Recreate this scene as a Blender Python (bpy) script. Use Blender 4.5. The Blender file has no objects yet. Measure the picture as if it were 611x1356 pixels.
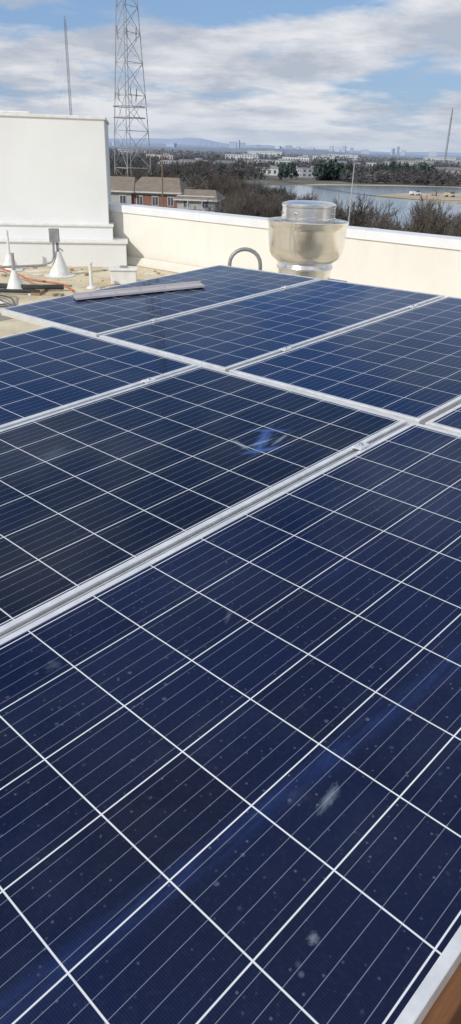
import bpy, math, random
from mathutils import Vector, Matrix, noise
random.seed(7)
sc=bpy.context.scene
sc.view_settings.view_transform='Standard'
sc.view_settings.look='None'
sc.view_settings.exposure=0
R=math.radians

# ---------------------------------------------------------------- materials
def newmat(name):
    m=bpy.data.materials.new(name); m.use_nodes=True
    nt=m.node_tree
    return m,nt,nt.nodes['Principled BSDF']
def nd(nt,t,**k):
    n=nt.nodes.new(t)
    for a,b in k.items(): setattr(n,a,b)
    return n
def mth(nt,op,a,b=None,c=None,clamp=False):
    n=nt.nodes.new('ShaderNodeMath'); n.operation=op; n.use_clamp=clamp
    for i,v in enumerate((a,b,c)):
        if v is None: continue
        if isinstance(v,(int,float)): n.inputs[i].default_value=v
        else: nt.links.new(v,n.inputs[i])
    return n.outputs[0]
def mixc(nt,f,a,b):
    n=nt.nodes.new('ShaderNodeMix'); n.data_type='RGBA'
    if isinstance(f,(int,float)): n.inputs[0].default_value=f
    else: nt.links.new(f,n.inputs[0])
    for i,v in ((6,a),(7,b)):
        if isinstance(v,(tuple,list)): n.inputs[i].default_value=(v[0],v[1],v[2],1)
        else: nt.links.new(v,n.inputs[i])
    return n.outputs[2]
def noi(nt,vec,scale,detail=4,rough=.55,out='Fac'):
    n=nt.nodes.new('ShaderNodeTexNoise'); n.inputs['Scale'].default_value=scale
    n.inputs['Detail'].default_value=detail; n.inputs['Roughness'].default_value=rough
    if vec is not None: nt.links.new(vec,n.inputs['Vector'])
    return n.outputs[out]
def mapr(nt,v,a,b,c=0,d=1):
    n=nt.nodes.new('ShaderNodeMapRange'); nt.links.new(v,n.inputs[0])
    for i,x in enumerate((a,b,c,d)): n.inputs[i+1].default_value=x
    return n.outputs[0]
def simple(name,c1,c2=None,scale=5,rough=.7,metal=0,bump=0,detail=5,lo=.35,hi=.65,haze=False,spec=None):
    m,nt,p=newmat(name)
    g=nd(nt,'ShaderNodeNewGeometry')
    if c2 is None: c2=tuple(x*.8 for x in c1)
    f=mapr(nt,noi(nt,g.outputs['Position'],scale,detail),lo,hi)
    col=mixc(nt,f,c1,c2)
    if haze: col=hazed(nt,g,col)
    nt.links.new(col,p.inputs['Base Color'])
    p.inputs['Roughness'].default_value=rough; p.inputs['Metallic'].default_value=metal
    if spec is not None: p.inputs['Specular IOR Level'].default_value=spec
    if bump:
        b=nd(nt,'ShaderNodeBump'); b.inputs['Strength'].default_value=bump; b.inputs['Distance'].default_value=.01
        nt.links.new(noi(nt,g.outputs['Position'],scale*6,6),b.inputs['Height']); nt.links.new(b.outputs[0],p.inputs['Normal'])
    return m
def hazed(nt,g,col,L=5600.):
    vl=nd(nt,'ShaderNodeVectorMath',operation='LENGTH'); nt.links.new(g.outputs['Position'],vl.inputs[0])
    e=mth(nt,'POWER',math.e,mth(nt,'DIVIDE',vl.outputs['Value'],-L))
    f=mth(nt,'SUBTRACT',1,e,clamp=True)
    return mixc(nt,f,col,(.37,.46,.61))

# ---------------------------------------------------------------- mesh builder
class MB:
    def __init__(s): s.v=[];s.f=[];s.m=[];s.c=[]
    def add(s,vs,fs,mi=0):
        o=len(s.v); s.v+= [tuple(v) for v in vs]
        for f in fs: s.f.append(tuple(i+o for i in f)); s.m.append(mi)
    def box(s,c,size,mi=0,rz=0,M=None):
        x,y,z=[q/2 for q in size]; vs=[]
        for dz in(-z,z):
            for dx,dy in((-x,-y),(x,-y),(x,y),(-x,y)):
                v=Vector((dx,dy,dz))
                if rz: v=Matrix.Rotation(rz,3,'Z')@v
                v=v+Vector(c)
                if M: v=M@v
                vs.append(v)
        s.add(vs,[(3,2,1,0),(4,5,6,7),(0,1,5,4),(1,2,6,5),(2,3,7,6),(3,0,4,7)],mi)
    def tube(s,p,q,r0,r1=None,n=8,mi=0,caps=True):
        p=Vector(p);q=Vector(q); r1=r0 if r1 is None else r1
        d=(q-p).normalized(); a=d.orthogonal().normalized(); b=d.cross(a)
        vs=[]
        for P,r in((p,r0),(q,r1)):
            for i in range(n):
                t=2*math.pi*i/n; vs.append(P+a*math.cos(t)*r+b*math.sin(t)*r)
        fs=[(i,(i+1)%n,n+(i+1)%n,n+i) for i in range(n)]
        if caps: fs+=[tuple(range(n))[::-1],tuple(range(n,2*n))]
        s.add(vs,fs,mi)
    def path(s,pts,r,n=8,mi=0):
        pts=[Vector(p) for p in pts]; vs=[];fs=[]
        a=None
        for k,P in enumerate(pts):
            d=(pts[min(k+1,len(pts)-1)]-pts[max(k-1,0)]).normalized()
            if a is None: a=d.orthogonal().normalized()
            a=(a-d*a.dot(d)).normalized(); b=d.cross(a)
            for i in range(n):
                t=2*math.pi*i/n; vs.append(P+(a*math.cos(t)+b*math.sin(t))*r)
        for k in range(len(pts)-1):
            for i in range(n): fs.append((k*n+i,k*n+(i+1)%n,(k+1)*n+(i+1)%n,(k+1)*n+i))
        fs+=[tuple(range(n))[::-1],tuple(range((len(pts)-1)*n,len(pts)*n))]
        s.add(vs,fs,mi)
    def lathe(s,c,prof,n=48,mi=0):
        vs=[];fs=[]
        for r,z in prof:
            for i in range(n):
                t=2*math.pi*i/n; vs.append((c[0]+r*math.cos(t),c[1]+r*math.sin(t),c[2]+z))
        for k in range(len(prof)-1):
            for i in range(n): fs.append((k*n+i,k*n+(i+1)%n,(k+1)*n+(i+1)%n,(k+1)*n+i))
        s.add(vs,fs,mi)
    def obj(s,name,mats,smooth=False,mesh_only=False,bevel=0):
        me=bpy.data.meshes.new(name); me.from_pydata(s.v,[],s.f); 
        for m in mats: me.materials.append(m)
        me.polygons.foreach_set('material_index',s.m)
        if smooth: me.polygons.foreach_set('use_smooth',[True]*len(s.f))
        me.update()
        if mesh_only: return me
        o=bpy.data.objects.new(name,me); sc.collection.objects.link(o)
        if bevel:
            b=o.modifiers.new('b','BEVEL'); b.width=bevel; b.segments=2; b.limit_method='ANGLE'
        if smooth:
            e=o.modifiers.new('e','EDGE_SPLIT'); e.split_angle=R(35)
        return o

# ---------------------------------------------------------------- camera
CAMZ=1.85
f=930.; th=R(27.3); rho=.033
fw=Vector((0,math.cos(th),-math.sin(th))); up0=Vector((0,math.sin(th),math.cos(th))); rt0=Vector((1,0,0))
rt=rt0*math.cos(rho)+up0*math.sin(rho); up=up0*math.cos(rho)-rt0*math.sin(rho)
cd=bpy.data.cameras.new('camera'); cam=bpy.data.objects.new('camera',cd); sc.collection.objects.link(cam)
cam.matrix_world=Matrix(((rt.x,up.x,-fw.x,0),(rt.y,up.y,-fw.y,0),(rt.z,up.z,-fw.z,CAMZ),(0,0,0,1)))
cd.sensor_fit='VERTICAL'; cd.sensor_height=36; cd.lens=36*f/1356; cd.clip_start=.05; cd.clip_end=60000
sc.camera=cam

# ---------------------------------------------------------------- light + sky
sd=Vector((-.55,-.62,.58)).normalized()
L=bpy.data.lights.new('sun','SUN'); L.energy=2.8; L.angle=R(.6); L.color=(1,.955,.88)
lo=bpy.data.objects.new('sun',L); sc.collection.objects.link(lo); lo.rotation_euler=sd.to_track_quat('Z','Y').to_euler(); lo.location=(0,0,50)
w=bpy.data.worlds.new('World'); sc.world=w; w.use_nodes=True; nt=w.node_tree
bg=nt.nodes['Background']
sky=nd(nt,'ShaderNodeTexSky'); sky.sky_type='NISHITA'; sky.sun_disc=False
sky.sun_elevation=math.asin(sd.z); sky.sun_rotation=math.atan2(sd.x,sd.y)
tc=nd(nt,'ShaderNodeTexCoord'); sep=nd(nt,'ShaderNodeSeparateXYZ'); nt.links.new(tc.outputs['Generated'],sep.inputs[0])
z=mth(nt,'MAXIMUM',sep.outputs[2],0)
k=mth(nt,'ADD',z,.14)
cx=mth(nt,'DIVIDE',sep.outputs[0],k); cy=mth(nt,'DIVIDE',sep.outputs[1],k)
cmb=nd(nt,'ShaderNodeCombineXYZ'); nt.links.new(cx,cmb.inputs[0]); nt.links.new(cy,cmb.inputs[1]); cmb.inputs[2].default_value=6.1
n1=noi(nt,cmb.outputs[0],1.25,10,.56)
dens=mapr(nt,n1,.385,.505)
dens=mth(nt,'SMOOTH_MIN',dens,1,.2)
cmb2=nd(nt,'ShaderNodeVectorMath',operation='ADD'); nt.links.new(cmb.outputs[0],cmb2.inputs[0]); cmb2.inputs[1].default_value=(11,4,9)
n2=mapr(nt,noi(nt,cmb2.outputs[0],1.7,9,.6),.38,.62)
ccol=mixc(nt,n2,(4.7,5.1,5.9),(8.3,8.3,8.5))
skyc=mixc(nt,.6,sky.outputs[0],(2.1,3.9,7.3))
c1=mixc(nt,mth(nt,'MULTIPLY',dens,.95),skyc,ccol)
hz=mapr(nt,z,0,.05,.75,0)
c2=mixc(nt,hz,c1,(5.5,6.2,7.3))
nt.links.new(c2,bg.inputs[0]); bg.inputs[1].default_value=.1

# ---------------------------------------------------------------- generic materials
m_alu,nt,p=newmat('brushed_aluminium')
g=nd(nt,'ShaderNodeNewGeometry')
sc_n=noi(nt,g.outputs['Position'],22,5,.6)
nt.links.new(mixc(nt,mapr(nt,sc_n,.35,.65),(.88,.88,.88),(.72,.73,.74)),p.inputs['Base Color'])
p.inputs['Metallic'].default_value=.45; nt.links.new(mapr(nt,noi(nt,g.outputs['Position'],6,5,.7),.3,.7,.24,.5),p.inputs['Roughness'])
m_alud=simple('aluminium_dull',(.44,.45,.46),(.34,.35,.36),12,.45,.5)
m_white=simple('painted_white',(.82,.83,.82),(.74,.75,.74),.8,.75,0,.12)
m_pvc=simple('white_pvc',(.8,.8,.78),(.7,.69,.66),10,.45)
m_black=simple('black_rubber',(.02,.02,.02),(.04,.04,.04),10,.6)
m_gray=simple('grey_steel',(.32,.33,.34),(.22,.23,.24),8,.5,.3)
m_orange=simple('orange_hose',(.55,.16,.05),(.4,.12,.05),8,.5)

# ---------------------------------------------------------------- solar panels
S=.9
A=Vector((1027,1090,85)).normalized(); B=Vector((-1074,1027,-37)); B=(B-A*B.dot(A)).normalized(); N=A.cross(B)
org=Vector((0,0,CAMZ))-N*S
MP=Matrix(((A.x,B.x,N.x,org.x),(A.y,B.y,N.y,org.y),(A.z,B.z,N.z,org.z),(0,0,0,1)))

def cellmat(name,base,alt,dust=.5,rough=.045,smudges=(),streaks=(),linew=.0078,lam=.92):
    m,nt,p=newmat(name)
    uv=nd(nt,'ShaderNodeUVMap'); uv.uv_map='UVMap'
    s=nd(nt,'ShaderNodeSeparateXYZ'); nt.links.new(uv.outputs[0],s.inputs[0])
    oi=nd(nt,'ShaderNodeObjectInfo')
    u,v=s.outputs[0],s.outputs[1]
    fu=mth(nt,'FRACT',mth(nt,'ADD',u,20)); fv=mth(nt,'FRACT',mth(nt,'ADD',v,20))
    du=mth(nt,'MINIMUM',fu,mth(nt,'SUBTRACT',1,fu)); dv=mth(nt,'MINIMUM',fv,mth(nt,'SUBTRACT',1,fv))
    d=mth(nt,'MINIMUM',du,dv)
    line=mapr(nt,d,linew-.002,linew+.002,1,0)
    w5=mth(nt,'FRACT',mth(nt,'MULTIPLY',fv,5))
    b=mth(nt,'ABSOLUTE',mth(nt,'SUBTRACT',w5,.5))
    bus=mapr(nt,b,.012,.020,1,0)
    fi=mth(nt,'FRACT',mth(nt,'MULTIPLY',fu,46)); fin=mapr(nt,mth(nt,'ABSOLUTE',mth(nt,'SUBTRACT',fi,.5)),.05,.2,1,0)
    fl=nd(nt,'ShaderNodeVectorMath',operation='FLOOR'); nt.links.new(uv.outputs[0],fl.inputs[0])
    ad=nd(nt,'ShaderNodeVectorMath',operation='ADD'); nt.links.new(fl.outputs[0],ad.inputs[0]); nt.links.new(oi.outputs['Location'],ad.inputs[1])
    wn=nd(nt,'ShaderNodeTexWhiteNoise'); wn.noise_dimensions='3D'; nt.links.new(ad.outputs[0],wn.inputs[0])
    g=nd(nt,'ShaderNodeNewGeometry'); POS=g.outputs['Position']
    big=mapr(nt,noi(nt,POS,1.1,4,.6),.38,.62)
    tf=mth(nt,'ADD',mth(nt,'MULTIPLY',wn.outputs['Value'],.35),mth(nt,'MULTIPLY',big,.65))
    c=mixc(nt,tf,base,alt)
    c=mixc(nt,mth(nt,'MULTIPLY',fin,.07),c,(.09,.12,.28))
    st=None
    for (v0,sl,wd,lo_,hi_,am) in streaks:
        dist=mth(nt,'ABSOLUTE',mth(nt,'SUBTRACT',v,mth(nt,'ADD',mth(nt,'MULTIPLY',u,sl),v0)))
        mp=nd(nt,'ShaderNodeMapping'); mp.inputs['Scale'].default_value=(1.1,9,1); nt.links.new(uv.outputs[0],mp.inputs[0])
        nn=noi(nt,mp.outputs[0],1,6,.7)
        dist=mth(nt,'ADD',dist,mth(nt,'MULTIPLY',mth(nt,'SUBTRACT',nn,.5),.4))
        q=mth(nt,'MULTIPLY',mapr(nt,dist,wd*.3,wd,1,0),mapr(nt,nn,.38,.62))
        q=mth(nt,'MULTIPLY',mth(nt,'MULTIPLY',q,am),mth(nt,'MULTIPLY',mapr(nt,u,lo_,lo_+.6),mapr(nt,u,hi_-.6,hi_,1,0)))
        st=q if st is None else mth(nt,'MAXIMUM',st,q)
    if st is not None: c=mixc(nt,st,c,(.04,.09,.34))
    c=mixc(nt,mth(nt,'MULTIPLY',bus,.42),c,(.42,.47,.6))
    c=mixc(nt,mth(nt,'MULTIPLY',line,lam),c,(.80,.82,.84))
    dn=mapr(nt,noi(nt,POS,2.5,8,.7),.48,.78)
    fine=mapr(nt,noi(nt,POS,130,3,.6),.5,.8)
    film=mth(nt,'MULTIPLY',mth(nt,'ADD',dn,mth(nt,'MULTIPLY',fine,.6)),.022*dust)
    wob=noi(nt,POS,60,4,.65)
    def spots(scale,r0,r1,th_,amp,wamp=0):
        vo=nd(nt,'ShaderNodeTexVoronoi'); vo.inputs['Scale'].default_value=scale; nt.links.new(POS,vo.inputs['Vector'])
        sc_=nd(nt,'ShaderNodeSeparateColor'); nt.links.new(vo.outputs['Color'],sc_.inputs[0])
        dd=vo.outputs['Distance']
        if wamp: dd=mth(nt,'ADD',dd,mth(nt,'MULTIPLY',mth(nt,'SUBTRACT',wob,.5),wamp))
        return mth(nt,'MULTIPLY',mth(nt,'MULTIPLY',mapr(nt,dd,r0,r1,1,0),mth(nt,'MAXIMUM',mapr(nt,sc_.outputs[0],th_,1,0,1),0)),amp*dust)
    dirt=mth(nt,'ADD',film,spots(75,.06,.2,.5,.18))
    dirt=mth(nt,'ADD',dirt,spots(28,.03,.14,.6,.17,.3))
    dirt=mth(nt,'ADD',dirt,spots(6.5,.02,.12,.7,.18,.3))
    for (su,sv,ru,rv,ang,amp,freq,blue) in smudges:
        mp=nd(nt,'ShaderNodeMapping'); mp.vector_type='TEXTURE'
        mp.inputs['Location'].default_value=(su,sv,0); mp.inputs['Rotation'].default_value=(0,0,ang); mp.inputs['Scale'].default_value=(ru,rv,1)
        nt.links.new(uv.outputs[0],mp.inputs[0])
        ln=nd(nt,'ShaderNodeVectorMath',operation='LENGTH'); nt.links.new(mp.outputs[0],ln.inputs[0])
        nn=noi(nt,mp.outputs[0],freq,5,.7)
        dd=mth(nt,'ADD',ln.outputs['Value'],mth(nt,'MULTIPLY',mth(nt,'SUBTRACT',nn,.5),2.2))
        q=mapr(nt,dd,.2,1.05,amp,0)
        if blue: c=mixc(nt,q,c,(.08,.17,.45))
        else: dirt=mth(nt,'ADD',dirt,q)
    dirt=mth(nt,'MINIMUM',dirt,.8)
    c=mixc(nt,dirt,c,(.50,.58,.70))
    nt.links.new(c,p.inputs['Base Color'])
    p.inputs['Roughness'].default_value=.6; p.inputs['Specular IOR Level'].default_value=0
    gl=nd(nt,'ShaderNodeBsdfGlossy'); gl.inputs['Color'].default_value=(.52,.66,.90,1)
    nt.links.new(mth(nt,'ADD',rough,mth(nt,'MULTIPLY',dn,.07)),gl.inputs['Roughness'])
    fr=nd(nt,'ShaderNodeFresnel'); fr.inputs['IOR'].default_value=1.34
    mx=nd(nt,'ShaderNodeMixShader'); nt.links.new(mth(nt,'MULTIPLY',fr.outputs[0],.95),mx.inputs[0])
    nt.links.new(p.outputs[0],mx.inputs[1]); nt.links.new(gl.outputs[0],mx.inputs[2])
    nt.links.new(mx.outputs[0],nt.nodes['Material Output'].inputs['Surface'])
    return m
mc_blue=cellmat('cells_navy',(.0032,.0048,.019),(.0045,.0095,.045),1.0,
    smudges=[(3.55,1.5,.22,.06,.15,.26,1.6,0),(2.44,.76,.06,.05,0,.28,1.6,0),(4.9,4.3,.2,.04,.6,.10,2,0),(8.6,2.3,.7,.25,.3,.05,2.5,0)],
    streaks=[(2.17,-.095,.20,-1,13,.22),(4.1,-.04,.12,6,12.5,.10)])
mc_far=cellmat('cells_blue',(.0035,.008,.030),(.005,.014,.052),.5,linew=.0085,lam=.85)
mc_dark=cellmat('cells_black',(.0042,.0042,.0065),(.005,.007,.018),.6,
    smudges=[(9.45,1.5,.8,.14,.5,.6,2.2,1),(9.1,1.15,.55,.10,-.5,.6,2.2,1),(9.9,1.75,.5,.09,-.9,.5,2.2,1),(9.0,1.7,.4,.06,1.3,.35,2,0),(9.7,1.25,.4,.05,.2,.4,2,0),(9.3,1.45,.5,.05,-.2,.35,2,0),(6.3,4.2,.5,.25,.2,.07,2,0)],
    linew=.009,lam=.85)
mc_mid=cellmat('cells_midnight',(.0035,.006,.020),(.0045,.011,.040),.5,linew=.009,lam=.85)

def panel(a0,a1,b0,b1,mat,na=12,nb=6,dz=0):
    """one framed module; a,b in array units"""
    a0*=S;a1*=S;b0*=S;b1*=S
    ca,cb=(a0+a1)/2,(b0+b1)/2; la,lb=a1-a0,b1-b0
    mb=MB(); fwid=.016; H=.035
    x,y=la/2,lb/2
    def ring(x0,y0,z0): return [(-x0,-y0,z0),(x0,-y0,z0),(x0,y0,z0),(-x0,y0,z0)]
    rs=[ring(x-.03,y-.03,-H),ring(x,y,-H),ring(x,y,-.0015),ring(x-.0015,y-.0015,0),ring(x-fwid,y-fwid,0),ring(x-fwid,y-fwid,-.004)]
    vs=[p for r in rs for p in r]; fs=[]
    for k in range(len(rs)-1):
        for i in range(4): fs.append((k*4+i,k*4+(i+1)%4,(k+1)*4+(i+1)%4,(k+1)*4+i))
    mb.add(vs,fs,0)
    gx,gy=x-fwid,y-fwid
    mb.add([(-gx,-gy,-.0025),(gx,-gy,-.0025),(gx,gy,-.0025),(-gx,gy,-.0025)],[(0,1,2,3)],1)
    mb.add([(-gx,-gy,-.008),(gx,-gy,-.008),(gx,gy,-.008),(-gx,gy,-.008)],[(3,2,1,0)],2)
    mb.box((x-.2,0,-.022),(.1,.12,.024),3)
    me=mb.obj('solar_panel',[m_alu,mat,m_pvc,m_black],mesh_only=True)
    uvl=me.uv_layers.new(name='UVMap')
    marg=.009
    for pl in me.polygons:
        for li in pl.loop_indices:
            co=me.vertices[me.loops[li].vertex_index].co
            uvl.data[li].uv=((co.x+gx-marg)/(2*gx-2*marg)*na,(co.y+gy-marg)/(2*gy-2*marg)*nb)
    o=bpy.data.objects.new('solar_panel',me); sc.collection.objects.link(o)
    jit=Matrix.Rotation(random.uniform(-.0016,.0016),4,'X')@Matrix.Rotation(random.uniform(-.001,.001),4,'Y')
    o.matrix_world=MP@Matrix.Translation((ca,cb,dz))@jit
    return o
near=[(.182,1.272,mc_blue),(1.297,2.433,mc_dark),(2.457,3.715,mc_mid)]
for b0,b1,m in near: panel(.0,2.265,b0,b1,m)
far=[(.195,1.236,mc_far),(1.262,2.28,mc_far),(2.305,3.303,mc_far),(3.327,4.385,mc_mid)]
for b0,b1,m in far: panel(2.292,4.345,b0,b1,m)

mb=MB()
for a,b0,b1 in ((.35,.1,3.85),(1.94,.1,3.85),(2.72,.1,4.55),(3.93,.1,4.55)):
    mb.box((a*S,(b0+b1)/2*S,-.040-.0225),(.04,(b1-b0)*S,.041),0,M=MP)
    for b in (b0+.12,(b0+b1)/2,b1-.12):
        top=MP@Vector((a*S,b*S,-.085)); mb.tube((top.x,top.y,0.01),top,.025,n=10,mi=1)
        mb.box((top.x,top.y,.03),(.3,.3,.06),2)
        mb.box((a*S,b*S,-.095),(.09,.09,.02),1,M=MP)
    cl=[1.2845,2.445] if a<2.2 else [1.249,2.2925,3.315]
    for b in cl:
        mb.box((a*S,b*S,.0045),(.05,.034,.005),0,M=MP)
        mb.tube(MP@Vector((a*S,b*S,.007)),MP@Vector((a*S,b*S,.014)),.0065,n=6,mi=1)
# ribbed filler channel lying in the long gaps
for b,a0,a1 in ((1.2845,.0,2.265),(2.445,0,2.265)):
    mb.box(((a0+a1)/2*S,b*S,-.016),((a1-a0)*S,.014,.01),1,M=MP)
    for o_ in (-.0035,.0035): mb.box(((a0+a1)/2*S,b*S+o_,-.0095),((a1-a0)*S,.0022,.0026),0,M=MP)
mb.box((3.32*S,4.43*S,-.05),(2.1*S,.045,.05),0,M=MP)
mb.box((1.1*S,3.76*S,-.05),(2.3*S,.045,.05),0,M=MP)
mb.obj('panel_mounting_rack',[m_alu,m_alud,simple('concrete_ballast',(.4,.39,.37),(.3,.29,.28),8,.9,0,.3)])

mb=MB()
p0=Vector((2.777*S,4.235*S,0));p1=Vector((3.612*S,3.835*S,0)); c=(p0+p1)/2; ang=math.atan2(p1.y-p0.y,p1.x-p0.x)
M2=MP@Matrix.Translation(c)@Matrix.Rotation(ang,4,'Z')
mb.box((0,0,.010),((p1-p0).length,.10,.012),0,M=M2)
mb.box((0,.044,.022),((p1-p0).length,.012,.0118),0,M=M2)
for i in range(5): mb.tube(M2@Vector((-.32+.16*i,.0,.0155)),M2@Vector((-.32+.16*i,.0,.019)),.007,n=10,mi=1)
mb.obj('metal_strip',[simple('mauve_metal',(.50,.47,.485),(.42,.395,.41),10,.55),m_alud])

# ---------------------------------------------------------------- roof frame
O=Vector((-2.3,13.35,0)); W=Vector((.775,-.632,0)).normalized(); NI=Vector((-.632,-.775,0)).normalized()
MR=Matrix(((W.x,NI.x,0,O.x),(W.y,NI.y,0,O.y),(0,0,1,0),(0,0,0,1)))
m_roof,nt,p=newmat('roof_membrane')
g=nd(nt,'ShaderNodeNewGeometry'); P=g.outputs['Position']
c=mixc(nt,mapr(nt,noi(nt,P,.9,7,.65),.38,.62),(.70,.62,.45),(.52,.43,.27))
c=mixc(nt,mapr(nt,noi(nt,P,6,6,.7),.55,.75),c,(.27,.22,.16))
c=mixc(nt,mapr(nt,noi(nt,P,2.3,5,.6),.58,.70),c,(.78,.76,.70))
nt.links.new(c,p.inputs['Base Color']); p.inputs['Roughness'].default_value=.8
bmp=nd(nt,'ShaderNodeBump'); bmp.inputs['Strength'].default_value=.5; bmp.inputs['Distance'].default_value=.02
nt.links.new(noi(nt,P,14,6,.6),bmp.inputs['Height']); nt.links.new(bmp.outputs[0],p.inputs['Normal'])
mb=MB()
mb.box((7,11,-8),(34,22.0,16),1,M=MR)
mb.add([MR@Vector(v) for v in ((-10,0,.004),(24,0,.004),(24,22,.004),(-10,22,.004))],[(3,2,1,0)],0)
mb.obj('flat_roof_building',[m_roof,simple('facade_stucco',(.5,.46,.4),(.44,.4,.35),1,.85)])
m_cream,nt,p=newmat('parapet_offwhite')
g=nd(nt,'ShaderNodeNewGeometry'); P=g.outputs['Position']
c=mixc(nt,mapr(nt,noi(nt,P,.7,6,.6),.35,.65),(.80,.775,.71),(.73,.705,.645))
sx=nd(nt,'ShaderNodeMapping'); sx.inputs['Scale'].default_value=(7,7,.6); nt.links.new(P,sx.inputs[0])
c=mixc(nt,mth(nt,'MULTIPLY',mapr(nt,noi(nt,sx.outputs[0],1,5,.6),.52,.85),.25),c,(.55,.52,.45))
sz=nd(nt,'ShaderNodeSeparateXYZ'); nt.links.new(P,sz.inputs[0])
c=mixc(nt,mth(nt,'MULTIPLY',mapr(nt,mth(nt,'ADD',sz.outputs[2],mth(nt,'MULTIPLY',noi(nt,P,4,5,.6),.3)),.15,.42,1,0),.5),c,(.5,.44,.33))
nt.links.new(c,p.inputs['Base Color']); p.inputs['Roughness'].default_value=.7
bmp=nd(nt,'ShaderNodeBump'); bmp.inputs['Strength'].default_value=.35; bmp.inputs['Distance'].default_value=.02
nt.links.new(noi(nt,P,3,4,.5),bmp.inputs['Height']); nt.links.new(bmp.outputs[0],p.inputs['Normal'])
m_cope=simple('coping_metal',(.80,.81,.83),(.73,.74,.76),3,.4)
mb=MB()
mb.box((7,-.16,.40),(34,.30,.86),0,M=MR)
x=-9.9
while x<23.9:
    mb.box((x+1.5,-.165,.885),(2.994,.36,.115),1,M=MR)
    mb.box((x+3.0,-.165,.8865),(.10,.368,.119),1,M=MR)
    x+=3.0
mb.add([MR@Vector(v) for v in ((-10,.0,.13),(24,0,.13),(24,.12,.01),(-10,.12,.01))],[(3,2,1,0)],0)
mb.obj('parapet_wall',[m_cream,m_cope])
mb=MB()
MB_=Matrix.Translation((-2.24,12.9,0))@Matrix.Rotation(R(8.5),4,'Z')
mb.box((-3.5,1.5,1.11),(7,3,2.22),0,M=MB_)
mb.box((-3.5,1.5,2.235),(7.05,3.05,.045),1,M=MB_)
mb.box((-3.5,1.5,.31),(7.12,3.16,.62),0,M=MB_)
mb.box((-3.5,1.5,.635),(7.16,3.22,.035),1,M=MB_)
mb.box((-3.4,1.4,.19),(7.36,3.5,.38),0,M=MB_)
mb.box((-3.4,1.4,.395),(7.42,3.56,.035),1,M=MB_)
mb.box((-2.1,1.2,2.31),(.5,.5,.10),1,M=MB_)
mb.tube(MB_@Vector((-1.9,.3,2.28)),MB_@Vector((-1.2,.3,2.28)),.02,mi=1)
mb.obj('rooftop_penthouse',[m_white,m_pvc],bevel=.008)

# ---------------------------------------------------------------- exhaust fan
m_fan,nt,p=newmat('spun_aluminium')
g=nd(nt,'ShaderNodeNewGeometry'); mp=nd(nt,'ShaderNodeMapping'); mp.inputs['Scale'].default_value=(1.2,1.2,34); nt.links.new(g.outputs['Position'],mp.inputs[0])
fz=noi(nt,mp.outputs[0],1,4,.6)
blot=mapr(nt,noi(nt,g.outputs['Position'],5,5,.6),.4,.65)
c=mixc(nt,fz,(.93,.91,.88),(.80,.78,.76)); c=mixc(nt,mth(nt,'MULTIPLY',blot,.18),c,(.68,.62,.54)); nt.links.new(c,p.inputs['Base Color'])
p.inputs['Metallic'].default_value=.95; nt.links.new(mapr(nt,fz,.2,.8,.14,.26),p.inputs['Roughness'])
bmp=nd(nt,'ShaderNodeBump'); bmp.inputs['Strength'].default_value=.10; bmp.inputs['Distance'].default_value=.004
nt.links.new(fz,bmp.inputs['Height']); nt.links.new(bmp.outputs[0],p.inputs['Normal'])
FX,FY=.644,7.2
mb=MB()
mb.lathe((FX,FY,0),[(.20,.84),(.27,.845),(.275,.86),(.268,.875),(.262,.895),(.285,.915),(.325,.945),(.350,.99),(.362,1.05),(.370,1.13),(.374,1.20),(.377,1.245),(.386,1.258),(.388,1.270),(.378,1.276),(.366,1.270),(.355,1.20),(.30,1.10),(.10,1.05)],64,0)
mb.lathe((FX,FY,0),[(.10,1.05),(.24,1.10),(.252,1.20),(.252,1.275),(.258,1.282),(.258,1.30),(.252,1.306),(.250,1.39),(.256,1.395),(.256,1.412),(.246,1.424),(.20,1.436),(.08,1.443),(.0001,1.445)],64,0)
for i in range(8):
    t=i*math.pi/4+.2
    mb.tube((FX+.25*math.cos(t),FY+.25*math.sin(t),1.25),(FX+.37*math.cos(t),FY+.37*math.sin(t),1.25),.008,n=6,mi=1)
    mb.tube((FX+.252*math.cos(t),FY+.252*math.sin(t),1.34),(FX+.262*math.cos(t),FY+.262*math.sin(t),1.34),.010,n=8,mi=1)
mb.lathe((FX,FY,0),[(.262,.90),(.25,.70)],48,0)
mb.box((FX,FY,.70),(.62,.62,.05),1,rz=-.68)
mb.box((FX,FY,.34),(.54,.54,.67),2,rz=-.68)
mb.obj('rooftop_exhaust_fan',[m_fan,m_alud,m_pvc],smooth=True)
mb=MB(); cx0,cy0=.02,6.5
pts=[(cx0-.10,cy0,.0)]+[(cx0-.10,cy0,.8+.05*i) for i in range(4)]
for i in range(11):
    t=math.pi*(1-i/10); pts.append((cx0+.035+.135*math.cos(t),cy0,.955+.125*math.sin(t)))
pts+=[(cx0+.175,cy0+.02,.85),(cx0+.2,cy0+.03,.6),(cx0+.3,cy0+.1,.0)]
mb.path(pts,.017,10); mb.obj('conduit_hoop',[m_gray],smooth=True)

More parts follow.
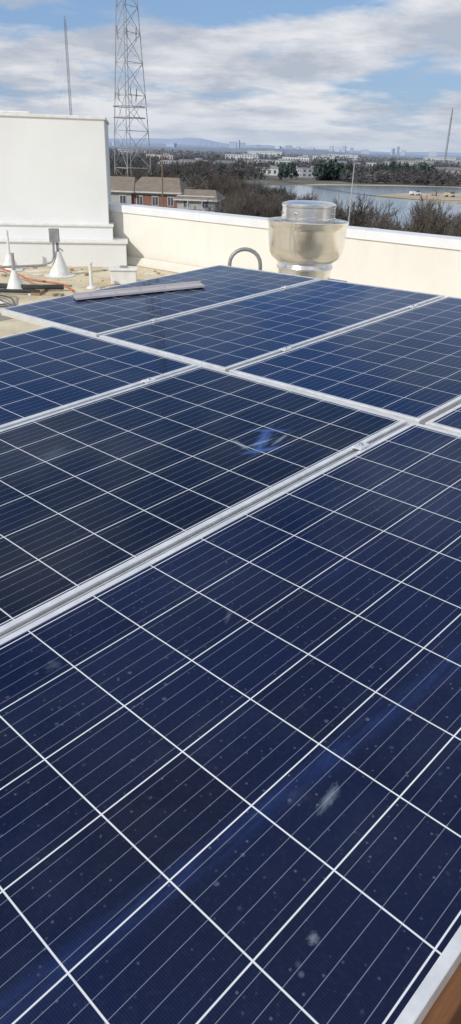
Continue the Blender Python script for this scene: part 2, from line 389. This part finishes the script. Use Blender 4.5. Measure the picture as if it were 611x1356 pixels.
# ---------------------------------------------------------------- roof clutter (left)
def cone_flash(name,x,y,h,r,ph):
    mb=MB(); mb.lathe((x,y,0),[(r*1.5,.006),(r*1.5,.014),(r,.02),(r*.82,h*.3),(r*.33,h*.9),(r*.3,h),(r*.18,h+.005)],28,0)
    mb.tube((x,y,h*.8),(x,y,ph),.022,mi=1,n=12); return mb
mb=cone_flash('p',-2.81,11.5,.36,.16,.52)
mb.box((-2.84,11.48,.60),(.13,.09,.19),1); mb.box((-2.84,11.43,.60),(.14,.012,.2),1)
mb.path([(-2.86,11.45,.5),(-2.86,11.42,.3),(-2.9,11.40,.22),(-3.05,11.35,.17),(-3.6,11.2,.15),(-5,10.9,.15)],.018,8,1)
mb.path([(-2.80,11.49,.5),(-2.79,11.47,.42),(-2.72,11.45,.38)],.012,8,1)
mb.obj('pipe_flashing_with_junction_box',[m_pvc,m_gray],smooth=True)
mb=cone_flash('p',-3.11,10.14,.27,.13,.50); mb.obj('pipe_flashing',[m_pvc,m_alud],smooth=True)
mb=cone_flash('p',-3.7,11.9,.25,.14,.6); mb.obj('pipe_flashing',[m_pvc,m_pvc],smooth=True)
mb=MB(); mb.lathe((-2.12,10.5,0),[(.07,.005),(.065,.02),(.026,.04),(.026,.33),(.034,.335),(.034,.36),(.0001,.362)],16,0); mb.obj('vent_pipe',[m_pvc],smooth=True)
mb=MB(); mb.box((-1.72,11.0,.105),(.38,.26,.20),0,rz=.1); mb.box((-1.72,11.0,.215),(.43,.30,.03),0,rz=.1); mb.box((-1.72,11.0,.243),(.12,.05,.03),1,rz=.1)
mb.obj('plastic_storage_box',[m_pvc,m_gray],bevel=.01)
mb=MB()
mb.path([(-5,10.3,.06),(-3.4,10.15,.06),(-2.9,10.1,.06),(-2.45,10.2,.06)],.035,10,0)
mb.path([(-5,9.95,.05),(-3.6,9.8,.05),(-2.7,9.85,.05)],.025,10,0)
for x in(-3.5,-2.75): mb.box((x,10.05,.02),(.12,.5,.04),1)
mb.obj('black_pipe_run',[m_black,simple('wood_block',(.35,.24,.14),(.25,.17,.1),8,.8)],smooth=True)
mb=MB(); pts=[]
for i in range(40):
    t=i/39; pts.append((-4.2+1.95*t+.05*math.sin(t*17),11.6-1.55*t+.12*math.sin(t*9),.16*(1-t)+.03))
mb.path(pts,.016,8,0); mb.obj('orange_air_hose',[m_orange],smooth=True)
mb=MB()
for i in range(8):
    mb.path([(-4.6+.02*i,9.6,.02),(-3.9,9.3+.1*i,.02+.01*i),(-3.3+.05*i,9.05+.08*i,.02),(-2.8,8.9+.02*i,.02)],.007,6,i%2)
mb.obj('cable_bundle',[m_black,m_gray],smooth=True)
mb=MB()
for i in range(110):
    x=random.uniform(-4.2,-.4); y=random.uniform(8.6,12.3)
    s=random.uniform(.015,.07); mb.box((x,y,s*.3+.004),(s*random.uniform(.8,3),s,s*.6),random.choice((0,0,1,2)),rz=random.uniform(0,3))
mb.obj('construction_debris',[simple('debris_tan',(.4,.33,.22),(.3,.24,.16),9,.9),m_gray,m_pvc])
mb=MB(); mb.box((-.62,9.7,.10),(.22,.16,.2),0,rz=.4); mb.box((-.62,9.7,.21),(.25,.19,.02),0,rz=.4)
mb.obj('electrical_junction_box',[m_gray],bevel=.006)
mb=MB(); pts=[]
for i in range(90):
    t=i/89*6.283*3; pts.append((-1.15+.16*math.cos(t)+.01*math.sin(3*t),10.6+.15*math.sin(t),.015+.012*t/6.28))
mb.path(pts,.009,6,0); mb.obj('cable_coil',[m_gray],smooth=True)

# timber deck below the front edge
m_wood,nt,p=newmat('timber')
g=nd(nt,'ShaderNodeTexCoord'); mp=nd(nt,'ShaderNodeMapping'); mp.inputs['Scale'].default_value=(2,26,26); nt.links.new(g.outputs['Object'],mp.inputs[0])
c=mixc(nt,mapr(nt,noi(nt,mp.outputs[0],1,6,.65),.3,.7),(.24,.105,.045),(.08,.035,.018)); nt.links.new(c,p.inputs['Base Color']); p.inputs['Roughness'].default_value=.75
mb=MB()
for i in range(14): mb.box((0,-.98+i*.15,0),(2.6,.142,.036),0)
for x in(-1.1,0,1.1): mb.box((x,0,-.0605),(.045,2.1,.08),0)
o=mb.obj('timber_walkway',[m_wood],bevel=.003); o.location=(1.0,.6,.15); o.rotation_euler=(0,0,math.atan2(A.y,A.x))

# ---------------------------------------------------------------- landscape
GZ=-16.
m_ground,nt,p=newmat('ground')
g=nd(nt,'ShaderNodeNewGeometry'); P=g.outputs['Position']
c=mixc(nt,mapr(nt,noi(nt,P,.012,8,.6),.4,.6),(.15,.125,.085),(.10,.10,.06))
c=mixc(nt,mapr(nt,noi(nt,P,.05,6,.6),.58,.66),c,(.24,.2,.15))
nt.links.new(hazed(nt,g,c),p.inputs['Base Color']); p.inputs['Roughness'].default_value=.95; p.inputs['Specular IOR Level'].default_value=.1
mb=MB(); mb.add([(-30000,-30000,GZ),(30000,-30000,GZ),(30000,30000,GZ),(-30000,30000,GZ)],[(0,1,2,3)])
mb.obj('ground',[m_ground])
m_wat,nt,p=newmat('river_water')
g=nd(nt,'ShaderNodeNewGeometry')
p.inputs['Base Color'].default_value=(.19,.25,.30,1); p.inputs['Roughness'].default_value=.15
bmp=nd(nt,'ShaderNodeBump'); bmp.inputs['Strength'].default_value=.4; bmp.inputs['Distance'].default_value=.12
nt.links.new(noi(nt,g.outputs['Position'],.8,4,.6),bmp.inputs['Height']); nt.links.new(bmp.outputs[0],p.inputs['Normal'])
def pol(hd,D): return (hd*D,D)
near_b=[(-.06,410),(-.03,385),(.02,330),(.08,262),(.14,228),(.2,212),(.3,198),(.45,185),(.8,170)]
far_b=[(.8,400),(.45,470),(.33,500),(.25,500),(.18,488),(.11,470),(.05,455),(.0,440),(-.05,430)]
pts=[pol(*q) for q in near_b+far_b]
def jag(pts,amp,n=6):
    out=[]
    for i in range(len(pts)):
        a=Vector(pts[i]);b=Vector(pts[(i+1)%len(pts)])
        for k in range(n):
            q=a.lerp(b,k/n); nn=noise.noise(Vector((q.x*.05,q.y*.05,1)))*amp; out.append((q.x,q.y+nn))
    return out
pts=jag(pts,8)
mb=MB(); mb.add([(x,y,GZ+.05) for x,y in pts],[tuple(range(len(pts)))]); mb.obj('river',[m_wat])
m_sand=simple('sandy_bank',(.50,.40,.28),(.34,.29,.19),.05,.95,haze=True)
sp=jag([pol(.175,362),pol(.21,350),pol(.28,335),(.5*330,330),(.8*330,330),(.8*380,380),(.5*400,405),pol(.28,410),pol(.23,402),pol(.19,385)],7)
mb=MB(); mb.add([(x,y,GZ+.6) for x,y in sp],[tuple(range(len(sp)))])
n=len(sp); mb.add([(x,y,GZ+.6) for x,y in sp]+[(x,y,GZ-.1) for x,y in sp],[(i,(i+1)%n,n+(i+1)%n,n+i) for i in range(n)])
mb.obj('sand_spit',[m_sand])
st=jag([pol(.06,455),pol(.11,472),pol(.18,490),pol(.25,503),pol(.33,503),pol(.33,520),pol(.2,512),pol(.1,488)],4)
mb=MB(); mb.add([(x,y,GZ+.10) for x,y in st],[tuple(range(len(st)))]); mb.obj('river_bank',[m_sand])

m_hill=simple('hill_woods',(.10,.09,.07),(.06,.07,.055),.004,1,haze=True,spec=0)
def ridge(name,D,base,amp,seed,peaks=()):
    mb=MB(); vs=[];n=360
    for i in range(n+1):
        h=-1.2+2.4*i/n
        e=base+amp*(noise.fractal(Vector((h*6,seed,0)),1,2,5))
        for ph,pa,pw in peaks: e+=pa*math.exp(-((h-ph)/pw)**2)
        e=max(e,-10)+ noise.noise(Vector((h*200,seed,3)))*3
        vs+= [(h*D,D-500,GZ-1),(h*D,D,max(e,-14)),(h*(D+600),D+600,GZ-1)]
    fs=[]
    for i in range(n):
        for k in range(2): a=i*3+k; fs.append((a,a+3,a+4,a+1))
    mb.add(vs,fs); mb.obj(name,[m_hill],smooth=False)
ridge('hills',4200,2,14,1.3)
ridge('hills',6500,14,22,5.1,[(-.1,18,.08)])
ridge('hills',9500,36,30,8.7,[(-.055,58,.035),(-.12,34,.05),(-.3,40,.2),(.03,20,.03)])

m_wd,nt,p=newmat('distant_trees')
at=nd(nt,'ShaderNodeAttribute'); at.attribute_name='Col'; g=nd(nt,'ShaderNodeNewGeometry')
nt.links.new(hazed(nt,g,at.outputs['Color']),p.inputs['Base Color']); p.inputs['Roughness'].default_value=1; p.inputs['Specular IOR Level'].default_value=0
def inriver(x,y):
    h=x/y
    def ip(t):
        t=sorted(t)
        if h<t[0][0] : return None
        for (a,b),(c,d) in zip(t,t[1:]):
            if a<=h<=c: return b+(d-b)*(h-a)/(c-a)
        return t[-1][1]
    a=ip(near_b); b=ip(far_b)
    if a is None or b is None: return False
    return a-6<y<b+14
clear=[]
def woods(name,n,Dmin,Dmax,h0,h1,tris,green,size=(4,7.5),avoid=True,ts=(.25,.5),gap=.28,thin=1.,dk=1.):
    vs=[];fs=[];cols=[]
    cnt=0;tries=0
    while cnt<n and tries<n*6:
        tries+=1
        D=1/random.uniform(1/Dmax,1/Dmin); h=random.uniform(h0,h1); x=h*D; y=D
        if avoid and inriver(x,y): continue
        if any((x-a)**2+(y-b)**2<r*r for a,b,r in clear): continue
        if noise.noise(Vector((x*.012,y*.006,5)))>gap: continue
        cnt+=1
        H=random.uniform(*size)*1.5; r=H*.42
        ev=random.random()<green+ .3*max(0,noise.noise(Vector((x*.01,y*.006,9))))
        base=(.032,.052,.028) if ev else random.choice(((.15,.12,.10),(.12,.10,.085),(.18,.14,.11),(.11,.095,.08),(.16,.135,.12)))
        k=random.uniform(.7,1.25)*dk; tw=1. if ev else thin
        for t in range(tris):
            while True:
                q=Vector((random.uniform(-1,1),random.uniform(-1,1),random.uniform(-1,1)))
                if q.length<1: break
            if ev: q.x*=(1-(q.z+1)*.38); q.y*=(1-(q.z+1)*.38)
            c=Vector((x+q.x*r,y+q.y*r,GZ+H*.52+q.z*H*.5))
            s=r*random.uniform(*ts)
            o=len(vs)
            if tw<1:
                dr=Vector((q.x*r,q.y*r,H*.25+q.z*H*.35)).normalized()+Vector((random.gauss(0,.35),random.gauss(0,.35),random.gauss(0,.35)))
                dr.normalize(); sd_=dr.orthogonal().normalized()*s*tw
                vs+= [tuple(c-dr*s-sd_),tuple(c-dr*s+sd_),tuple(c+dr*s*1.6)]
            else:
                for j in range(3):
                    e=Vector((random.gauss(0,1),random.gauss(0,1),random.gauss(0,1)*1.1)).normalized()*s
                    vs.append(tuple(c+e))
            fs.append((o,o+1,o+2))
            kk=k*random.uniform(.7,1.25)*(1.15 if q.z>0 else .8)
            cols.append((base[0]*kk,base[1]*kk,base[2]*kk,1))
    me=bpy.data.meshes.new(name); me.from_pydata(vs,[],fs); me.materials.append(m_wd)
    ca=me.color_attributes.new('Col','FLOAT_COLOR','CORNER')
    flat=[]
    for c in cols: flat+=list(c)*3
    ca.data.foreach_set('color',flat); me.update()
    o=bpy.data.objects.new(name,me); sc.collection.objects.link(o)

MATS={}
def hm(c,key=None):
    k=tuple(c)
    if k not in MATS: MATS[k]=simple('paint_%d'%len(MATS),c,tuple(q*.88 for q in c),.2,.8,haze=True)
    return MATS[k]
m_win=simple('window_glass',(.05,.06,.08),(.09,.1,.12),.3,.2,haze=True)
def building(name,hd,D,w_,d_,h_,rot,wall,roof,floors,gable=True,bays=None,z0=GZ):
    x,y=hd*D,D; clear.append((x,y,max(w_,d_)*.55+3)); clear.append((x-hd*w_*.7,y-w_*.7,w_*.45))
    M=Matrix.Translation((x,y,z0))@Matrix.Rotation(rot,4,'Z'); mb=MB()
    mb.box((0,0,h_/2),(w_,d_,h_),0,M=M)
    if gable:
        e=.5; rh=min(w_,d_)*.22; hw,hd2=w_/2+e,d_/2+e
        vs=[(-hw,-hd2,h_),(hw,-hd2,h_),(hw,hd2,h_),(-hw,hd2,h_),(-hw*.8,0,h_+rh),(hw*.8,0,h_+rh)]
        mb.add([M@Vector(v) for v in vs],[(0,1,5,4),(1,2,5),(2,3,4,5),(3,0,4),(3,2,1,0)],1)
    else:
        mb.box((0,0,h_+.3),(w_+.4,d_+.4,.6),1,M=M)
        mb.box((w_*.15,0,h_+1.2),(w_*.25,d_*.3,1.8),1,M=M)
    fh=h_/floors; bays=bays or max(2,int(w_/4))
    for fl in range(floors):
        for i in range(bays):
            cx=-w_/2+(i+.5)*w_/bays; z_=fl*fh+fh*.52
            mb.box((cx,-d_/2-.03,z_),(w_/bays*.45,.08,fh*.5),2,M=M)
            mb.box((cx,d_/2+.03,z_),(w_/bays*.45,.08,fh*.5),2,M=M)
        nb2=max(1,int(d_/5))
        for i in range(nb2):
            cy=-d_/2+(i+.5)*d_/nb2; z_=fl*fh+fh*.52
            mb.box((-w_/2-.03,cy,z_),(.08,d_/nb2*.4,fh*.5),2,M=M); mb.box((w_/2+.03,cy,z_),(.08,d_/nb2*.4,fh*.5),2,M=M)
    return mb.obj(name,[hm(wall),hm(roof),m_win])
W1=(.7,.69,.66);W2=(.6,.55,.46);W3=(.5,.42,.33);BR=(.25,.12,.09);RF=(.16,.15,.15);RF2=(.3,.3,.31);GR=(.45,.46,.48)
for hd,D,w_,d_,h_,wl,rf,fl,gb in [
  (.035,640,22,12,5,W1,RF2,1,False),(.06,660,26,12,5,W1,RF2,1,False),(.088,620,18,10,6,GR,RF2,2,False),(-.02,640,20,12,7,W2,RF,2,True),
  (.215,640,13,9,7,W2,RF,2,True),(.232,650,12,9,8,W1,RF,3,True),(.249,635,13,9,8,W2,RF,3,True),(.265,655,13,9,8,W1,RF,3,True),(.282,645,13,9,8,W2,RF,3,True),
  (.195,700,18,10,7,W2,RF,2,True),(.30,620,14,10,8,W1,RF,3,True),(.15,760,30,14,6,W1,RF2,1,False),(.12,820,24,12,8,W3,RF,2,True),
  (-.06,700,26,14,8,W3,RF2,2,False),(-.09,560,18,12,7,W1,RF2,2,True),(.045,900,50,20,8,W1,RF2,2,False),(.02,860,30,14,7,(.8,.8,.8),RF2,2,False),(.18,980,40,18,8,W1,RF2,2,False),
  (-.1,1000,40,20,9,W2,RF2,2,False),(.0,1200,50,24,11,W1,RF2,3,False),(.22,1250,50,24,10,W2,RF2,3,False),(.1,1400,60,24,12,W1,RF2,3,False),(.07,1150,40,20,10,(.8,.8,.8),RF2,2,False),
  (-.14,1500,50,24,12,W1,RF2,3,False),(.28,1500,50,24,12,W1,RF2,3,False),(.13,1800,70,30,14,W1,RF2,3,False),(.03,2000,90,30,16,W1,RF2,3,False),(.25,2100,80,30,16,W1,RF2,3,False)]:
    building('apartment_building' if fl>2 else 'warehouse_building',hd,D,w_,d_,h_,random.uniform(-.5,.5),wl,rf,fl,gb)
for hd,D,w_,h_ in [(-.012,6200,60,70),(-.006,6300,30,84),(.0,6300,45,66),(.02,6400,40,56),(.045,6000,40,50),(.058,6100,55,56),(.07,6200,30,52),(.085,6300,70,48),
   (.112,6000,30,62),(.12,6100,40,56),(.128,6200,30,66),(.138,6000,24,54),(.155,6200,60,46),(.19,6000,26,58),(.196,6000,20,72),(.203,6100,36,50),(.24,6200,60,48),(-.09,6100,70,46),(-.16,6200,50,50)]:
    building('office_tower',hd,D,w_,w_*.6,h_,random.uniform(-.6,.6),random.choice((W1,W2,(.8,.8,.8),GR)),RF2,max(4,int(h_/9)),False,6)

# near brick apartment block
mb=MB(); M=Matrix.Translation((-15.5,152,GZ))@Matrix.Rotation(R(-6),4,'Z')
m_brick=simple('red_brick',(.27,.135,.105),(.21,.11,.085),.6,.9); m_sid=simple('grey_siding',(.46,.45,.43),(.38,.37,.36),.4,.8)
m_shing=simple('roof_shingle',(.25,.205,.165),(.19,.16,.13),.8,.95); m_trim=simple('white_trim',(.62,.62,.60),None,1,.7)
def wing(x0,x1,y0,y1,h,mi,rh,hip=.3):
    mb.box(((x0+x1)/2,(y0+y1)/2,h/2),(x1-x0,y1-y0,h),mi,M=M)
    e=.7; a,b,c_,d_=x0-e,x1+e,y0-e,y1+e; ym=(c_+d_)/2; k=min((d_-c_)/2,(b-a)/2-.2)*hip
    vs=[(a,c_,h),(b,c_,h),(b,d_,h),(a,d_,h),(a+k,ym,h+rh),(b-k,ym,h+rh)]
    mb.add([M@Vector(v) for v in vs],[(0,1,5,4),(1,2,5),(2,3,4,5),(3,0,4)],2)
    mb.box(((a+b)/2,ym,h-.15),(b-a-.02,d_-c_-.02,.28),3,M=M)
    nb=max(2,int((x1-x0)/2.6))
    for fl in range(3):
        z_=fl*3.2+1.9
        for i in range(nb):
            cx=x0+(i+.5)*(x1-x0)/nb
            mb.box((cx,y0-.04,z_),(1.35,.10,1.75),3,M=M); mb.box((cx,y0-.08,z_),(1.1,.10,1.5),4,M=M); mb.box((cx,y0-.12,z_),(.08,.06,1.5),3,M=M)
        mb.box(((x0+x1)/2,y0-.03,fl*3.2+3.15),(x1-x0,.08,.18),3,M=M)
        mb.box((x1+.03,(y0+y1)/2,z_),(.1,1.3,1.6),4,M=M)
wing(-13,-6.2,-.6,10,10.0,1,2.3)
wing(-6.2,3.2,0,11,10.0,0,2.4)
wing(3.2,10.6,-1.5,9,9.0,1,1.5)
for fl in range(3):
    mb.box((7,-2.4,fl*3.0+.3),(3,1.7,.18),3,M=M)
    for x in(5.6,8.4): mb.box((x,-3.1,fl*3+1.7),(.15,.15,2.9),3,M=M)
    mb.box((7,-3.15,fl*3+1.2),(2.8,.06,.08),5,M=M)
    for i in range(9): mb.box((5.8+i*.3,-3.15,fl*3+.8),(.04,.04,.8),5,M=M)
mb.obj('brick_apartment_building',[m_brick,m_sid,m_shing,m_trim,m_win,m_black])
clear.append((-15,152,20)); clear.append((-12,130,18))

m_gal=simple('galvanised_steel',(.36,.37,.39),(.28,.29,.31),.4,.6,.2)
def lattice(name,x,y,z0,prof,nseg,r,br,rz=.3,side=4,extra=None):
    mb=MB(); H0,H1=prof[0][0],prof[-1][0]
    def wd(z_):
        for (a,b),(c,d) in zip(prof,prof[1:]):
            if a<=z_<=c: return b+(d-b)*(z_-a)/(c-a)
        return prof[-1][1]
    zs=[];z_=H0
    while z_<H1: zs.append(z_); z_+=max(wd(z_)*1.1,.8)
    zs.append(H1)
    def cn(z_):
        w_=wd(z_)*(.7071); return [Vector((x+w_*math.cos(rz+2*math.pi*i/side),y+w_*math.sin(rz+2*math.pi*i/side),z_)) for i in range(side)]
    for a,b in zip(zs,zs[1:]):
        A_,B_=cn(a),cn(b)
        for i in range(side):
            j=(i+1)%side
            mb.tube(A_[i],B_[i],r,n=4,caps=False); mb.tube(A_[i],A_[j],br,n=3,caps=False)
            mb.tube(A_[i],B_[j],br,n=3,caps=False); mb.tube(A_[j],B_[i],br,n=3,caps=False)
    if extra: extra(mb)
    return mb.obj(name,[m_gal,m_pvc])
tx,ty=-.142*250,250
def ext(mb):
    for z_ in (14,15.5,30,31,44):
        for i in range(3):
            t=i*2.1+z_; mb.tube((tx+3*math.cos(t),ty+3*math.sin(t),z_),(tx+3.4*math.cos(t),ty+3.4*math.sin(t),z_+2.2),.16,n=6,mi=0)
    mb.tube((tx,ty,GZ),(tx,ty,60),.12,n=5)
    for zz in (9.5,12.5):   # platform rings with antennas
        mb.lathe((tx,ty,zz),[(4.9,0),(5.0,0),(5.0,.25),(4.9,.25),(4.9,0)],16)
lattice('lattice_radio_tower',tx,ty,GZ,[(GZ,10.5),(8,8.6),(40,5.0),(85,1.6)],20,.17,.08,rz=.5,side=3,extra=ext)
mx,my=-.215*300,300
def ext2(mb):
    for z_ in (10,26,40):
        for i in range(3):
            t=i*2.094+.4; mb.tube((mx,my,z_),(mx+26*math.cos(t),my+26*math.sin(t),GZ),.012,n=3)
lattice('guyed_radio_mast',mx,my,GZ,[(GZ,.75),(41,.7),(42,.1)],20,.06,.04,side=3,extra=ext2)
mx2,my2=.257*1500,1500
lattice('radio_mast',mx2,my2,GZ,[(GZ,3.0),(60,2.2),(82,.8)],20,.3,.16,side=3)
lattice('radio_mast',.37*1300,1300,GZ,[(GZ,3.0),(60,2.2),(82,.8)],20,.3,.16,side=3)
mb=MB(); px,py=.143*80,80
mb.tube((px,py,GZ),(px,py,.95),.09,.05,n=8); mb.tube((px,py,.9),(px+.35,py,.98),.03,n=6)
mb.box((px+.45,py,.98),(.35,.2,.08),0)
mb.obj('parking_lot_light_pole',[simple('pole_grey',(.5,.5,.5),None,1,.6)])
mb=MB(); px,py=-.102*140,140
mb.tube((px,py,GZ),(px,py,1.7),.16,.10,n=8); mb.box((px,py,.6),(2.2,.12,.12),0); mb.box((px,py,-.5),(1.8,.12,.12),0)
for s in(-1,-.4,.4,1): mb.tube((px+s,py,.66),(px+s,py,.9),.05,n=6)
mb.obj('utility_pole',[simple('pole_wood',(.22,.17,.12),None,1,.9)])
mb=MB()
for zz,s in ((.9,-1),(.9,1),(.9,.4)):
    pts=[]
    for i in range(25):
        t=i/24; xx=px+s+ (70-px)*t; pts.append((xx,py+ 25*t,.9-6*t+ -3.5*math.sin(math.pi*t)))
    mb.path(pts,.02,3)
mb.obj('power_lines',[m_black])

# bare trees
m_bark=simple('bark',(.13,.11,.092),(.075,.062,.052),.5,.95)
def bare_tree(seed,H):
    rnd=random.Random(seed); mb=MB()
    def br(p,d,l,r,lev):
        q=p+d*l
        mid=p+d*l*.5+Vector((rnd.uniform(-1,1),rnd.uniform(-1,1),0))*l*.04
        n_=5 if lev==0 else 3
        if lev<4:
            mb.tube(p,mid,r,r*.85,n=n_,caps=False); mb.tube(mid,q,r*.85,r*.65,n=n_,caps=False)
        else: mb.tube(p,q,r,r*.5,n=3,caps=False)
        if lev>=5: return
        n={0:6,1:5,2:4,3:4,4:3}[lev]
        for i in range(n):
            t=rnd.uniform(.3,1) if i<n-1 else 1
            s=p.lerp(q,t); az=rnd.uniform(0,6.283); sp=rnd.uniform(.35,.9) if i<n-1 else .2
            a=d.orthogonal().normalized(); b=d.cross(a)
            nd_=(d*math.cos(sp)+(a*math.cos(az)+b*math.sin(az))*math.sin(sp)+Vector((0,0,.12))).normalized()
            br(s,nd_,l*rnd.uniform(.58,.78),max(r*.55,.022),lev+1)
    br(Vector((0,0,0)),Vector((rnd.uniform(-.06,.06),rnd.uniform(-.06,.06),1)).normalized(),H*.32,H*.022,0)
    zm=max(v[2] for v in mb.v); k=H/zm
    mb.v=[(v[0]*k,v[1]*k,v[2]*k) for v in mb.v]
    return mb.obj('bare_tree',[m_bark],mesh_only=True)
tms=[bare_tree(i+3,10) for i in range(5)]
rnd=random.Random(4)
def put(hd,D,top):
    me=tms[rnd.randrange(5)]; o=bpy.data.objects.new('bare_tree',me); sc.collection.objects.link(o)
    s=(top-GZ)/10.; k=rnd.uniform(.9,1.15)*s
    o.location=(hd*D,D,GZ-.1); o.scale=(k,k,s); o.rotation_euler=(0,0,rnd.uniform(0,6.3))
for i in range(26):
    hd=rnd.uniform(-.035,.10); D=rnd.uniform(110,230)
    put(hd,D,1.85-rnd.uniform(44,66)*.8886/1030*D)
for hd,D,pxl in [(.015,120,46),(.035,135,50),(.055,115,44),(-.01,140,52),(.075,150,55),(.150,110,48),(.165,120,52),(.185,105,62),(.225,110,50),(.24,125,48),(.255,115,54),(.30,110,60),(.33,120,54),(.125,160,64),(.285,170,72)]:
    put(hd,D,1.85-pxl*.8886/1030*D)
for i in range(60):
    hd=rnd.uniform(-.22,-.0); D=rnd.uniform(178,300)
    top=1.85-rnd.uniform(26,48)*.8886/1030*D
    if top-GZ<4: continue
    put(hd,D,top)
woods('riverside_thicket',90,150,200,-.05,.36,60,.03,size=(1.2,2.4),ts=(.3,.6),thin=.06,dk=.8)
woods('woods',900,230,470,-.30,-.04,100,.05,size=(4.5,7),ts=(.25,.5),thin=.09,dk=.85)
woods('woods',190,235,330,-.03,.06,90,.05,size=(3,4.6),ts=(.25,.5),thin=.08,dk=.85)
woods('woods',3600,515,1300,-.35,.50,36,.10,size=(4,6.5),ts=(.25,.5),thin=.22,dk=.8)
woods('woods',6500,1200,4200,-.40,.55,14,.10,size=(5,9),dk=.85)
clear=[]
mbn=[(.105,560,8),(.12,565,12),(.135,560,8),(.18,575,10),(.2,590,14),(.225,600,10),(.06,540,4),(.24,570,5)]
for hd,D,nn in mbn:
    woods('pine_grove',nn,D-12,D+20,hd-.010,hd+.010,110,1.0,size=(5.5,8.5),avoid=False,gap=1)
def truck(x,y,rz,col):
    M=Matrix.Translation((x,y,GZ+.6))@Matrix.Rotation(rz,4,'Z'); mb=MB()
    mb.box((0,0,1.0),(5.2,2,.9),0,M=M); mb.box((1.2,0,1.8),(1.7,1.9,.9),1,M=M); mb.box((-1.2,0,1.6),(2.6,1.95,.35),0,M=M)
    for xx in(-1.6,1.7):
        for yy in(-1,1): mb.tube(M@Vector((xx,yy*.85,.45)),M@Vector((xx,yy*1.05,.45)),.45,n=12,mi=2)
    mb.obj('pickup_truck',[hm(col),m_win,m_black])
truck(.225*375,375,.3,(.75,.75,.75)); truck(.25*380,380,1.2,(.3,.25,.2)); truck(.27*372,372,.1,(.6,.5,.3))
